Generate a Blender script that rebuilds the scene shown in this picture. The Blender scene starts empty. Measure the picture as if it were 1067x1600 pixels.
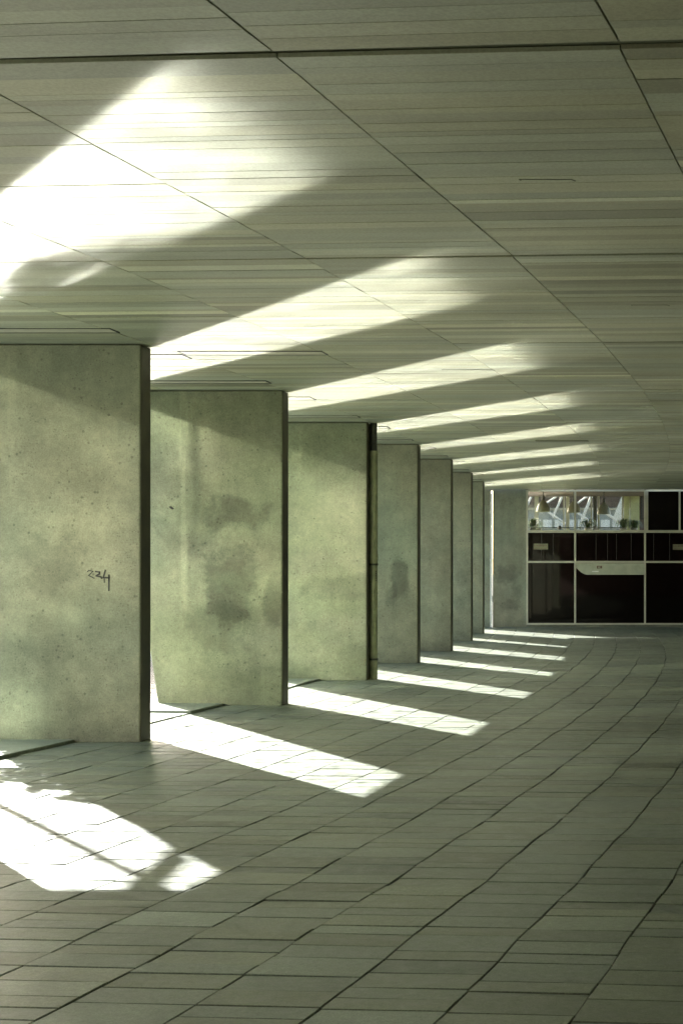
import bpy, bmesh, math, random
from mathutils import Vector, Matrix
random.seed(7)
C = bpy.context.scene
COL = C.collection

# ------------------------------------------------------------------ camera, sky, sun, exposure
H = 3.628                      # ceiling height
U = H / 1000.0                 # metres per plan unit
F = 2400.0                     # focal length in pixels of the 1600 px high photograph
KY = F * U                     # metres of depth per depth unit
EYE = 0.441 * H
cam = bpy.data.cameras.new('camera')
camo = bpy.data.objects.new('camera', cam)
COL.objects.link(camo)
camo.location = (0, 0, EYE)
camo.rotation_euler = (math.radians(90), 0, 0)
cam.sensor_fit = 'VERTICAL'
cam.sensor_height = 36.0
cam.lens = 36.0 * F / 1600.0
cam.shift_x = -(1040 - 533.5) / 1600.0
cam.shift_y = 85 / 1600.0
cam.clip_end = 2000
C.camera = camo

SUN_EL = math.radians(26.0)
SUN_D = Vector((0.596, -0.803))          # the way the sunlight travels, in plan
SUN_D.normalize()
w = bpy.data.worlds.new('World')
C.world = w
w.use_nodes = True
wn = w.node_tree.nodes
wl = w.node_tree.links
for n in list(wn):
    wn.remove(n)
sky = wn.new('ShaderNodeTexSky')
sky.sky_type = 'NISHITA'
sky.sun_disc = False
sky.sun_elevation = SUN_EL
# rotation 0 puts the sun towards +Y; it turns clockwise seen from above
sky.sun_rotation = math.atan2(-SUN_D.x, -SUN_D.y) % (2 * math.pi)
sky.air_density = 1.0
sky.dust_density = 2.0
bg = wn.new('ShaderNodeBackground')
bg.inputs[1].default_value = 0.12
wo = wn.new('ShaderNodeOutputWorld')
wl.new(sky.outputs[0], bg.inputs[0])
wl.new(bg.outputs[0], wo.inputs[0])

sl = bpy.data.lights.new('sun', 'SUN')
sl.energy = 5.0
sl.angle = math.radians(0.53)
sl.color = (1.0, 0.98, 0.94)
so = bpy.data.objects.new('sun', sl)
COL.objects.link(so)
sdir = Vector((SUN_D.x * math.cos(SUN_EL), SUN_D.y * math.cos(SUN_EL), -math.sin(SUN_EL)))
so.rotation_euler = sdir.to_track_quat('-Z', 'Y').to_euler()
so.location = (-30, 40, 30)

C.view_settings.view_transform = 'Standard'
C.view_settings.look = 'None'
C.view_settings.gamma = 1.0
C.view_settings.exposure = 2.85
C.view_settings.use_curve_mapping = False
C.render.engine = 'CYCLES'
cy = C.cycles
cy.max_bounces = 10
cy.diffuse_bounces = 7
cy.glossy_bounces = 6
cy.transmission_bounces = 8
cy.transparent_max_bounces = 12
cy.caustics_reflective = True
cy.blur_glossy = 0.0
cy.sample_clamp_indirect = 0.0
cy.use_guiding = True
cy.use_surface_guiding = True
cy.use_volume_guiding = False
cy.guiding_training_samples = 128
cy.use_adaptive_sampling = False
cy.use_denoising = True

# ------------------------------------------------------------------ small helpers
def P(px, py, Z):
    """a pixel of the photograph at plan depth Z, as a point of the place"""
    return Vector(((px - 1040) * Z * U, Z * KY, EYE + (885 - py) * Z * U))

def row(Z):
    """plan offset of the inner line of the colonnade at depth Z (curved building)"""
    return -1858 + 473 * Z - 75 * Z * Z

def slope(Z):
    return (473 - 150 * Z) / F

def clampz(Z):
    return max(-1.2, min(5.6, Z))

class MB:
    def __init__(s):
        s.v, s.f = [], []
    def add(s, vs, fs):
        n = len(s.v)
        s.v += [tuple(v) for v in vs]
        s.f += [tuple(i + n for i in f) for f in fs]
        return s
    def box(s, x0, x1, y0, y1, z0, z1):
        return s.add([(x0,y0,z0),(x1,y0,z0),(x1,y1,z0),(x0,y1,z0),(x0,y0,z1),(x1,y0,z1),(x1,y1,z1),(x0,y1,z1)],
                     [(0,3,2,1),(4,5,6,7),(0,1,5,4),(1,2,6,5),(2,3,7,6),(3,0,4,7)])
    def prism(s, poly, axis, a, b):
        """poly: 2-D outline; extruded along axis (0 x, 1 y, 2 z) from a to b"""
        def mk(p, t):
            return {0: (t, p[0], p[1]), 1: (p[0], t, p[1]), 2: (p[0], p[1], t)}[axis]
        n = len(poly)
        vs = [mk(p, a) for p in poly] + [mk(p, b) for p in poly]
        fs = [tuple(range(n)), tuple(range(2 * n - 1, n - 1, -1))]
        for i in range(n):
            j = (i + 1) % n
            fs.append((j, i, n + i, n + j))
        return s.add(vs, fs)
    def tube(s, pts, rad, n=10, cap=True):
        pts = [Vector(p) for p in pts]
        rads = rad if isinstance(rad, (list, tuple)) else [rad] * len(pts)
        vs, fs = [], []
        for i, p in enumerate(pts):
            d = (pts[min(i + 1, len(pts) - 1)] - pts[max(i - 1, 0)]).normalized()
            a = d.orthogonal().normalized() if abs(d.z) < 0.9 else Vector((1, 0, 0))
            a = (a - d * a.dot(d)).normalized()
            b = d.cross(a)
            for k in range(n):
                t = 2 * math.pi * k / n
                vs.append(p + (a * math.cos(t) + b * math.sin(t)) * rads[i])
        for i in range(len(pts) - 1):
            for k in range(n):
                l = (k + 1) % n
                fs.append((i * n + k, i * n + l, (i + 1) * n + l, (i + 1) * n + k))
        if cap:
            fs.append(tuple(range(n - 1, -1, -1)))
            fs.append(tuple((len(pts) - 1) * n + k for k in range(n)))
        return s.add(vs, fs)
    def lathe(s, prof, cx, cyy, n=20):
        vs, fs = [], []
        for r, z in prof:
            for k in range(n):
                t = 2 * math.pi * k / n
                vs.append((cx + r * math.cos(t), cyy + r * math.sin(t), z))
        for i in range(len(prof) - 1):
            for k in range(n):
                l = (k + 1) % n
                fs.append((i * n + k, i * n + l, (i + 1) * n + l, (i + 1) * n + k))
        return s.add(vs, fs)
    def mesh(s, name, smooth=False):
        me = bpy.data.meshes.new(name)
        me.from_pydata(s.v, [], s.f)
        bm = bmesh.new()
        bm.from_mesh(me)
        bmesh.ops.recalc_face_normals(bm, faces=bm.faces)
        bm.to_mesh(me)
        bm.free()
        if smooth:
            for p in me.polygons:
                p.use_smooth = True
        return me
    def build(s, name, m, parent=None, loc=(0, 0, 0), smooth=False, bevel=0.0):
        me = s.mesh(name, smooth)
        me.materials.append(m)
        o = bpy.data.objects.new(name, me)
        COL.objects.link(o)
        o.location = loc
        if parent:
            o.parent = parent
        if bevel:
            b = o.modifiers.new('bevel', 'BEVEL')
            b.width = bevel
            b.segments = 2
            b.limit_method = 'ANGLE'
            b.angle_limit = math.radians(40)
        return o

def tag(o, label=None, cat=None, group=None, kind=None):
    if label: o['label'] = label
    if cat: o['category'] = cat
    if group: o['group'] = group
    if kind: o['kind'] = kind
    return o

def thing(name, loc, label, cat, group=None):
    o = bpy.data.objects.new(name, None)
    COL.objects.link(o)
    o.location = loc
    return tag(o, label, cat, group)

def copy_tree(o, parent=None):
    c = o.copy()
    COL.objects.link(c)
    c.parent = parent
    for ch in list(o.children):
        copy_tree(ch, c)
    return c

# ------------------------------------------------------------------ materials
class NT:
    """terse node graph writer"""
    def __init__(s, name):
        s.m = bpy.data.materials.new(name)
        s.m.use_nodes = True
        s.t = s.m.node_tree
        s.bsdf = s.t.nodes['Principled BSDF']
        s.out = s.t.nodes['Material Output']
    def n(s, typ, **kw):
        o = s.t.nodes.new(typ)
        for k, v in kw.items():
            setattr(o, k, v)
        return o
    def put(s, sock, val):
        if hasattr(val, 'is_output') or isinstance(val, bpy.types.NodeSocket):
            s.t.links.new(val, sock)
        elif isinstance(val, (tuple, list)) and len(val) == 3 and sock.type == 'RGBA':
            sock.default_value = (*val, 1)
        else:
            sock.default_value = val
    def obj(s):
        return s.n('ShaderNodeTexCoord').outputs['Object']
    def pos(s):
        return s.n('ShaderNodeNewGeometry').outputs['Position']
    def math(s, op, a, b=0.0, c=0.0, clamp=False):
        o = s.n('ShaderNodeMath', operation=op, use_clamp=clamp)
        s.put(o.inputs[0], a); s.put(o.inputs[1], b); s.put(o.inputs[2], c)
        return o.outputs[0]
    def mapping(s, vec, scale=(1, 1, 1), loc=(0, 0, 0), rot=(0, 0, 0)):
        o = s.n('ShaderNodeMapping')
        s.put(o.inputs[0], vec)
        o.inputs['Scale'].default_value = scale
        o.inputs['Location'].default_value = loc
        o.inputs['Rotation'].default_value = rot
        return o.outputs[0]
    def noise(s, vec, scale, detail=4, rough=0.55, dist=0.0):
        o = s.n('ShaderNodeTexNoise')
        s.put(o.inputs['Vector'], vec)
        o.inputs['Scale'].default_value = scale
        o.inputs['Detail'].default_value = detail
        o.inputs['Roughness'].default_value = rough
        o.inputs['Distortion'].default_value = dist
        return o.outputs['Fac']
    def voro(s, vec, scale):
        o = s.n('ShaderNodeTexVoronoi')
        s.put(o.inputs['Vector'], vec)
        o.inputs['Scale'].default_value = scale
        return o.outputs['Distance']
    def ramp(s, fac, lo, hi, a=0.0, b=1.0):
        o = s.n('ShaderNodeMapRange', interpolation_type='SMOOTHSTEP')
        s.put(o.inputs[0], fac)
        o.inputs[1].default_value = lo; o.inputs[2].default_value = hi
        o.inputs[3].default_value = a; o.inputs[4].default_value = b
        return o.outputs[0]
    def mix(s, fac, a, b, mode='MIX'):
        o = s.n('ShaderNodeMix', data_type='RGBA', blend_type=mode)
        s.put(o.inputs[0], fac)
        s.put(o.inputs[6], a if not (isinstance(a, tuple) and len(a) == 3) else (*a, 1))
        s.put(o.inputs[7], b if not (isinstance(b, tuple) and len(b) == 3) else (*b, 1))
        return o.outputs[2]
    def scale_col(s, col, fac):
        o = s.n('ShaderNodeVectorMath', operation='SCALE')
        s.put(o.inputs[0], col)
        s.put(o.inputs['Scale'], fac)
        return o.outputs[0]
    def bump(s, h, strength=0.3, dist=0.01):
        o = s.n('ShaderNodeBump')
        s.put(o.inputs['Height'], h)
        o.inputs['Strength'].default_value = strength
        o.inputs['Distance'].default_value = dist
        s.t.links.new(o.outputs[0], s.bsdf.inputs['Normal'])
    def set(s, **kw):
        names = dict(col='Base Color', rough='Roughness', metal='Metallic', ior='IOR', spec='Specular IOR Level',
                     emit='Emission Color', emits='Emission Strength', coat='Coat Weight')
        for k, v in kw.items():
            s.put(s.bsdf.inputs[names[k]], v)
        return s.m

def plain(name, col, rough=0.6, metal=0.0, var=0.12, scale=6.0, spec=0.5):
    g = NT(name)
    nz = g.noise(g.obj(), scale, 5)
    c = g.scale_col(col_node(g, col), g.ramp(nz, 0.25, 0.75, 1 - var, 1 + var))
    return g.set(col=c, rough=rough, metal=metal, spec=spec)

def col_node(g, col):
    o = g.n('ShaderNodeRGB')
    o.outputs[0].default_value = (*col, 1)
    return o.outputs[0]

CON = (0.222, 0.220, 0.150)
def concrete(name, base=CON, stains=(), streaks=(), seed=0.0, green=0.0):
    """cast concrete; stains: (x, z, rx, rz, strength) and streaks: (x, half width, z low, z high, gain) on the piece itself"""
    g = NT(name)
    ob = g.mapping(g.obj(), loc=(seed, seed * 0.7, seed * 1.3))
    big = g.noise(ob, 0.9, 5, 0.6, 0.4)
    mid = g.noise(ob, 5.0, 6, 0.65)
    fine = g.noise(ob, 70.0, 4, 0.7)
    vert = g.noise(g.mapping(ob, scale=(6, 6, 0.35)), 1.0, 4)
    k = g.math('MULTIPLY', g.ramp(big, 0.25, 0.75, 0.80, 1.15), g.ramp(mid, 0.25, 0.75, 0.84, 1.14))
    k = g.math('MULTIPLY', k, g.ramp(fine, 0.25, 0.75, 0.80, 1.17))
    k = g.math('MULTIPLY', k, g.ramp(g.noise(ob, 24.0, 5, 0.75), 0.3, 0.7, 0.90, 1.09))
    k = g.math('MULTIPLY', k, g.ramp(vert, 0.3, 0.7, 0.94, 1.05))
    # blow holes
    vz = g.voro(ob, 13.0)
    hole_mask = g.math('MULTIPLY', g.ramp(vz, 0.20, 0.10), g.ramp(g.noise(ob, 3.5, 4), 0.46, 0.56))
    vz2 = g.voro(ob, 34.0)
    hole_mask = g.math('MAXIMUM', hole_mask, g.math('MULTIPLY', g.ramp(vz2, 0.24, 0.12), g.ramp(g.noise(ob, 5.5, 4), 0.50, 0.58)))
    k = g.math('MULTIPLY', k, g.math('SUBTRACT', 1.0, g.math('MULTIPLY', hole_mask, 0.38)))
    sep = g.n('ShaderNodeSeparateXYZ')
    g.put(sep.inputs[0], g.obj())
    wob = g.noise(g.mapping(ob, scale=(1, 1, 1)), 3.2, 5, 0.7)
    wob2 = g.math('SUBTRACT', wob, 0.5)
    for (sx, sz, rx, rz, st) in stains:
        dx = g.math('DIVIDE', g.math('SUBTRACT', sep.outputs[0], sx), rx)
        dz = g.math('DIVIDE', g.math('SUBTRACT', sep.outputs[2], sz), rz)
        d = g.math('POWER', g.math('ADD', g.math('POWER', g.math('ABSOLUTE', dx), 2.6), g.math('POWER', g.math('ABSOLUTE', dz), 2.6)), 0.385)
        d = g.math('ADD', d, g.math('MULTIPLY', wob2, 2.3))
        mk = g.ramp(d, 1.25, 0.60)
        k = g.math('MULTIPLY', k, g.math('SUBTRACT', 1.0, g.math('MULTIPLY', mk, st)))
    for (sx, hw, z0, z1, gain) in streaks:
        dx = g.math('ABSOLUTE', g.math('SUBTRACT', g.math('ADD', sep.outputs[0], g.math('MULTIPLY', wob2, 0.05)), sx))
        mk = g.math('MULTIPLY', g.ramp(dx, hw, hw * 0.3), g.math('MULTIPLY', g.ramp(sep.outputs[2], z0, z0 + 0.8), g.ramp(sep.outputs[2], z1, z1 - 0.05)))
        mk = g.math('MULTIPLY', mk, g.ramp(g.noise(g.mapping(ob, scale=(9, 9, 0.6)), 2.0, 4), 0.3, 0.65))
        k = g.math('MULTIPLY', k, g.math('ADD', 1.0, g.math('MULTIPLY', mk, gain)))
    tint = g.mix(g.ramp(g.noise(ob, 0.6, 3), 0.35, 0.7), base, (base[0] * 0.88, base[1] * 0.99, base[2] * 1.02))
    if green:
        gm = g.math('MULTIPLY', g.ramp(g.noise(g.mapping(ob, scale=(0.5, 0.5, 1.2)), 1.0, 4), 0.35, 0.65), green)
        tint = g.mix(gm, tint, (base[0] * 0.86, base[1] * 1.06, base[2] * 0.78))
    darker = g.ramp(g.math('ADD', sep.outputs[2], g.math('MULTIPLY', wob2, 0.5)), -0.05, 0.28, 0.72, 1.0)  # darker towards the bottom of the piece
    k = g.math('MULTIPLY', k, darker)
    g.bump(g.math('ADD', g.math('MULTIPLY', fine, 0.4), g.math('SUBTRACT', g.math('MULTIPLY', mid, 0.8), g.math('MULTIPLY', hole_mask, 1.2))), 0.35, 0.008)
    return g.set(col=g.scale_col(tint, k), rough=0.78, spec=0.35)

def tone_in(g, pieces):
    if pieces:
        return g.n('ShaderNodeObjectInfo').outputs['Color']
    a = g.n('ShaderNodeAttribute')
    a.attribute_name = 'tone'
    return a.outputs['Color']

FLOOR = (0.132, 0.153, 0.110)
def paving(name, pieces):
    g = NT(name)
    p = g.pos()
    t = tone_in(g, pieces)
    big = g.noise(p, 0.55, 4, 0.6)
    mid = g.noise(p, 7.0, 6, 0.7)
    fine = g.noise(p, 120.0, 3, 0.7)
    c = g.mix(1.0, col_node(g, FLOOR), t, 'MULTIPLY')
    k = g.math('MULTIPLY', g.ramp(big, 0.3, 0.7, 0.84, 1.12), g.ramp(mid, 0.25, 0.75, 0.70, 1.26))
    k = g.math('MULTIPLY', k, g.ramp(g.noise(p, 32.0, 5, 0.75), 0.3, 0.7, 0.80, 1.18))
    k = g.math('MULTIPLY', k, g.ramp(fine, 0.25, 0.75, 0.70, 1.26))
    c = g.scale_col(c, k)
    # lime bloom and damp moss
    bloom = g.math('MULTIPLY', g.ramp(g.noise(p, 3.1, 6, 0.75), 0.60, 0.74), g.ramp(g.noise(p, 0.8, 2), 0.48, 0.62))
    c = g.mix(g.math('MULTIPLY', bloom, 0.55), c, (0.33, 0.34, 0.30))
    moss = g.math('MULTIPLY', g.ramp(g.noise(p, 1.7, 6, 0.7), 0.55, 0.72), 0.45)
    c = g.mix(moss, c, (0.095, 0.12, 0.085))
    g.bump(g.math('ADD', mid, g.math('MULTIPLY', fine, 0.5)), 0.25, 0.006)
    return g.set(col=c, rough=g.ramp(mid, 0.3, 0.7, 0.30, 0.52), spec=0.5)

CEIL = (0.332, 0.342, 0.226)
def soffit(name, pieces):
    g = NT(name)
    p = g.pos()
    t = tone_in(g, pieces)
    streak = g.noise(g.mapping(p, scale=(0.30, 5.0, 1.0)), 1.0, 5, 0.6)
    blot = g.noise(p, 1.3, 4, 0.6)
    fine = g.noise(p, 60.0, 3, 0.7)
    c = g.mix(1.0, col_node(g, CEIL), t, 'MULTIPLY')
    k = g.math('MULTIPLY', g.ramp(streak, 0.3, 0.7, 0.93, 1.06), g.ramp(blot, 0.3, 0.7, 0.93, 1.05))
    k = g.math('MULTIPLY', k, g.ramp(fine, 0.25, 0.75, 0.86, 1.12))
    g.bump(streak, 0.12, 0.006)
    return g.set(col=g.scale_col(c, k), rough=0.55, spec=0.35)

M = {}
M['slab'] = paving('paving slab', True)
M['slabs'] = paving('paving field', False)
M['board'] = soffit('ceiling board', True)
M['boards'] = soffit('ceiling boards', False)
M['soil'] = plain('joint soil', (0.016, 0.022, 0.012), 0.95)
M['backing'] = plain('dark backing', (0.17, 0.175, 0.11), 0.9)
M['steel_dark'] = plain('black painted steel', (0.018, 0.02, 0.014), 0.45)
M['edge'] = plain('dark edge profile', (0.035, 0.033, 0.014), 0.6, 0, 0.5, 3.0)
M['pipe'] = plain('grey green pipe', (0.22, 0.235, 0.14), 0.42, 0, 0.3, 9.0)
M['white_pipe'] = plain('white pipe', (0.75, 0.75, 0.72), 0.4)
M['frame'] = plain('cream painted frame', (0.44, 0.43, 0.34), 0.45, 0, 0.08)
M['lamp'] = plain('enamel lamp shade', (0.20, 0.20, 0.12), 0.35)
M['leaf'] = plain('fern leaf', (0.06, 0.14, 0.03), 0.5, 0, 0.5, 30)
M['leaf2'] = plain('tree leaf', (0.055, 0.10, 0.025), 0.5, 0, 0.5, 4)
M['bark'] = plain('bark', (0.09, 0.075, 0.055), 0.9, 0, 0.3, 12)
M['pot'] = plain('white pot', (0.6, 0.6, 0.58), 0.35)
M['yellow'] = plain('cream plaster', (0.42, 0.43, 0.22), 0.7)
M['brown'] = plain('brown boards', (0.10, 0.065, 0.05), 0.7)
M['ink'] = plain('black marker', (0.012, 0.012, 0.008), 0.6)
M['sticker'] = plain('pale sticker', (0.6, 0.6, 0.55), 0.5)
M['plate'] = plain('dull sign plate', (0.17, 0.17, 0.10), 0.5)
M['signboard'] = plain('pale sign board', (0.40, 0.42, 0.32), 0.5)
M['logo'] = plain('brown logo print', (0.12, 0.07, 0.05), 0.5)
M['white'] = plain('white paint', (0.8, 0.8, 0.78), 0.45)
M['quay'] = plain('grey quay stone', (0.17, 0.18, 0.17), 0.8, 0, 0.2, 2)
M['brick'] = plain('ochre brick', (0.28, 0.20, 0.13), 0.85, 0, 0.2, 3)

g = NT('dark panel glass')
M['dark_glass'] = g.set(col=(0.0025, 0.0014, 0.0012), rough=0.04, ior=1.22)
g = NT('clear glass')
fr = g.n('ShaderNodeFresnel'); fr.inputs[0].default_value = 1.5
tr = g.n('ShaderNodeBsdfTransparent'); tr.inputs[0].default_value = (0.80, 0.80, 0.77, 1)
gl = g.n('ShaderNodeBsdfGlossy'); gl.inputs['Roughness'].default_value = 0.02
mx = g.n('ShaderNodeMixShader')
g.t.links.new(fr.outputs[0], mx.inputs[0]); g.t.links.new(tr.outputs[0], mx.inputs[1]); g.t.links.new(gl.outputs[0], mx.inputs[2])
g.t.links.new(mx.outputs[0], g.out.inputs[0])
M['glass'] = g.m

g = NT('canal water')
p = g.pos()
g.bump(g.math('ADD', g.noise(g.mapping(p, scale=(0.5, 1.8, 1), rot=(0, 0, 0.2)), 1.6, 3, 0.5), g.math('MULTIPLY', g.noise(p, 5.0, 3), 0.2)), 0.19, 0.02)
M['water'] = g.set(col=(0.36, 0.365, 0.36), metal=0.92, rough=0.075, ior=1.33)
g = NT('reflecting facade glass')
p = g.pos()
g.bump(g.noise(p, 0.9, 3), 0.16, 0.05)
g.bsdf.inputs['Specular Tint'].default_value = (0.96, 1.0, 0.74, 1)
M['facade_glass'] = g.set(col=(0.03, 0.045, 0.03), rough=0.05, ior=1.8)
g = NT('plain facade glass')
M['plain_glass'] = g.set(col=(0.03, 0.045, 0.04), rough=0.05, ior=1.33)

# ------------------------------------------------------------------ the colonnade: floor, ceiling, fins
FINS = [(0.270, -1735), (0.711, -1548), (1.1625, -1412), (1.605, -1317), (2.028, -1215), (2.475, -1157), (2.915, -1131),
        (3.322, -1116), (3.788, -1153), (4.200, -1201)]
ZW = 4.65                       # plan depth of the end wall
YW = ZW * KY
ZS = [-0.7 + 0.15 * i for i in range(36)]          # rows along the curve, to just beyond the end wall
ZS = [z for z in ZS if z < ZW + 0.06]

def ribbon(off0, off1, z, thick=None, xr=None, zs=ZS):
    """a strip along the curve between two offsets (or out to x = xr)"""
    m = MB()
    a = [((row(q) + off0) * U, q * KY) for q in zs]
    b = [((row(q) + off1) * U if xr is None else xr, q * KY) for q in zs]
    n = len(zs)
    vs = [(x, y, z) for x, y in a] + [(x, y, z) for x, y in b]
    fs = [(i, i + 1, n + i + 1, n + i) for i in range(n - 1)]
    if thick:
        vs += [(x, y, z + thick) for x, y in a] + [(x, y, z + thick) for x, y in b]
        fs += [(2 * n + i, 3 * n + i, 3 * n + i + 1, 2 * n + i + 1) for i in range(n - 1)]
        fs += [(i, 2 * n + i, 2 * n + i + 1, i + 1) for i in range(n - 1)]
        fs += [(n + i, n + i + 1, 3 * n + i + 1, 3 * n + i) for i in range(n - 1)]
        fs += [(0, n, 3 * n, 2 * n), (n - 1, 3 * n - 1, 4 * n - 1, 2 * n - 1)]
    return m.add(vs, fs)

XR = 4.2                                            # the long wall on the right, outside the picture
floor = ribbon(-190, 0, -0.40, 0.365, xr=XR).build('floor', M['soil'])
tag(floor, 'paved walkway floor of staggered concrete slabs under the ceiling', kind='structure')

def in_view(x, y, z, pad=40):
    if y < 0.5:
        return False
    px = 1040 + x / U / (y / KY)
    py = 885 - (z - EYE) / U / (y / KY)
    return -pad < px < 1067 + pad and -pad < py < 1600 + pad

def slab_mesh(name, lx, ly, t=0.045, ch=0.0025, sh=0.0):
    x, y = lx / 2, ly / 2
    v = [(-x,-y,-t),(x,-y,-t),(x,y,-t),(-x,y,-t),(-x,-y,-ch),(x,-y,-ch),(x,y,-ch),(-x,y,-ch),
         (-x+ch,-y+ch,0),(x-ch,-y+ch,0),(x-ch,y-ch,0),(-x+ch,y-ch,0)]
    f = [(8,9,10,11)]
    for i in range(4):
        j = (i + 1) % 4
        f += [(i, j, 4 + j, 4 + i), (4 + i, 4 + j, 8 + j, 8 + i)]
    me = bpy.data.meshes.new(name)
    me.from_pydata([(a + b * sh, b, c) for a, b, c in v], [], f)
    return me

SW = 130.0                                          # strip width of the paving in plan units
LEN = [0.28, 0.205, 0.145]
rs = random.Random(11)
def wob(y, k):
    a = 0.9 + 0.1 * math.sin(k * 1.7)
    return a * (0.007 * math.sin(3.3 * y + 0.13 * k) + 0.003 * math.sin(7.9 * y + 0.21 * k + 1.0))
def dwob(y, k):
    return (wob(y + 0.05, k) - wob(y - 0.05, k)) / 0.1
slabs = []
for k in range(-2, 60):
    off = 70 + SW * (k + 0.5)
    y = -5.6 + rs.random() * 0.4
    while y < YW + 0.1:
        i = rs.choices((0, 1, 2), (2, 4, 2))[0]
        L = LEN[i]
        if y + L > YW + 0.42:
            break
        yc = y + L / 2
        Z = yc / KY
        x = (row(Z) + off) * U + wob(yc, k)
        y += L
        if x > XR - 0.22:
            continue
        tone = rs.gauss(1.0, 0.11)
        if rs.random() < 0.10: tone *= rs.choice((0.78, 1.3))
        a = -0.5 * slope(Z) + rs.gauss(0, 0.005)
        sq = round((slope(Z) + a + dwob(yc, k)) / 0.008)
        slabs.append((x + rs.gauss(0, 0.0012), yc, rs.gauss(0, 0.0012), a, rs.gauss(0, 0.0035), rs.gauss(0, 0.003), (i, sq), tone,
                      1 + rs.gauss(0, 0.03)))
slab_me = {}
for it in slabs:
    i, sq = it[6]
    if (i, sq) not in slab_me:
        me = slab_mesh('paving_slab', SW * U - 0.0100, LEN[i] - 0.0055, sh=sq * 0.008)
        me.materials.append(M['slab'])
        slab_me[(i, sq)] = me

def tone_col(t, warm):
    return (t * (1 + 0.03 * warm), t, t * (1 - 0.05 * warm), 1)

def lay(items, meshes, parent, name, mat_stuff, stuff_name, lim, key, ref_z):
    """the pieces that show largest become objects, the rest one joined part"""
    vis = [it for it in items if in_view(it[0], it[1], it[2] + ref_z)]
    vis.sort(key=key)
    chosen = set(id(it) for it in vis[:lim])
    V, Fc, T = [], [], []
    for it in items:
        x, y, z, a, tx, ty, i, tone = it[:8]
        Rm = Matrix.Rotation(a, 4, 'Z') @ Matrix.Rotation(tx, 4, 'X') @ Matrix.Rotation(ty, 4, 'Y')
        warm = math.sin(x * 91.7 + y * 37.1)
        if id(it) in chosen:
            o = bpy.data.objects.new(name, meshes[i])
            COL.objects.link(o)
            o.location = (x, y, z + ref_z)
            o.rotation_euler = Rm.to_euler()
            o.color = tone_col(tone, warm)
            o.parent = parent
        else:
            n = len(V)
            me = meshes[i]
            for v in me.vertices:
                q = Rm @ v.co
                V.append((q.x + x, q.y + y, q.z + z + ref_z))
                T += tone_col(tone, warm)
            for pgn in me.polygons:
                Fc.append(tuple(n + q for q in pgn.vertices))
    me = bpy.data.meshes.new(stuff_name)
    me.from_pydata(V, [], Fc)
    ca = me.color_attributes.new('tone', 'FLOAT_COLOR', 'POINT')
    ca.data.foreach_set('color', T)
    me.materials.append(mat_stuff)
    o = bpy.data.objects.new(stuff_name, me)
    COL.objects.link(o)
    o.parent = parent
    tag(o, kind='stuff')

lay(slabs, slab_me, floor, 'paving_slab', M['slabs'], 'paving_field', 298, lambda t: t[1], 0.0)

# raised edging along the water, each slab a little out of true
plinth = ribbon(-428, -205, -1.6, 1.595).build('quay_edge', concrete('quay edge concrete', (0.26, 0.26, 0.21)))
tag(plinth, 'raised concrete edging strip that carries the fins beside the water', kind='structure')
kerb_me = {}
y = -5.0
rk = random.Random(4)
while y < YW - 1.0:
    L = rk.choice((1.15, 1.35, 1.6))
    Z = (y + L / 2) / KY
    if L not in kerb_me:
        me = slab_mesh('edge_slab', 238 * U, L - 0.012, 0.06, 0.006)
        me.materials.append(M['slab'])
        kerb_me[L] = me
    o = bpy.data.objects.new('edge_slab', kerb_me[L])
    COL.objects.link(o)
    o.location = ((row(Z) - 192 - 119) * U, y + L / 2, 0.022 + rk.uniform(-0.006, 0.014))
    o.rotation_euler = (rk.uniform(-0.008, 0.008), rk.uniform(-0.006, 0.006), -math.atan(slope(Z)) + rk.uniform(-0.012, 0.012))
    tn = rk.uniform(1.25, 1.5)
    o.color = (tn, tn, tn * 1.02, 1)
    o.parent = plinth
    y += L

# ceiling
ceiling = ribbon(-545, 0, H + 0.022, 0.45, xr=XR + 0.3).build('ceiling', M['backing'])
tag(ceiling, 'low ceiling of narrow olive grey boards over the walkway', kind='structure')
CW = 377.0
def board_mesh(name, lx, ly, sh, t=0.018, ch=0.0012):
    """a sheared ceiling board, its face down"""
    x, y = lx / 2, ly / 2
    def pt(a, b, z):
        return (a + b * sh, b, z)
    v = [pt(-x,-y,t),pt(x,-y,t),pt(x,y,t),pt(-x,y,t),pt(-x,-y,ch),pt(x,-y,ch),pt(x,y,ch),pt(-x,y,ch),
         pt(-x+ch,-y+ch,0),pt(x-ch,-y+ch,0),pt(x-ch,y-ch,0),pt(-x+ch,y-ch,0)]
    f = [(11,10,9,8)]
    for i in range(4):
        j = (i + 1) % 4
        f += [(4 + i, 4 + j, j, i), (8 + i, 8 + j, 4 + j, 4 + i)]
    me = bpy.data.meshes.new(name)
    me.from_pydata(v, [], f)
    me.materials.append(M['board'])
    return me
rb = random.Random(23)
BAYS = [-0.62, -0.17, 0.270, 0.711, 1.1625, 1.605, 2.028, 2.475, 2.915, 3.322, 3.788, 4.20, 4.655]
boards, board_me = [], []
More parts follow.
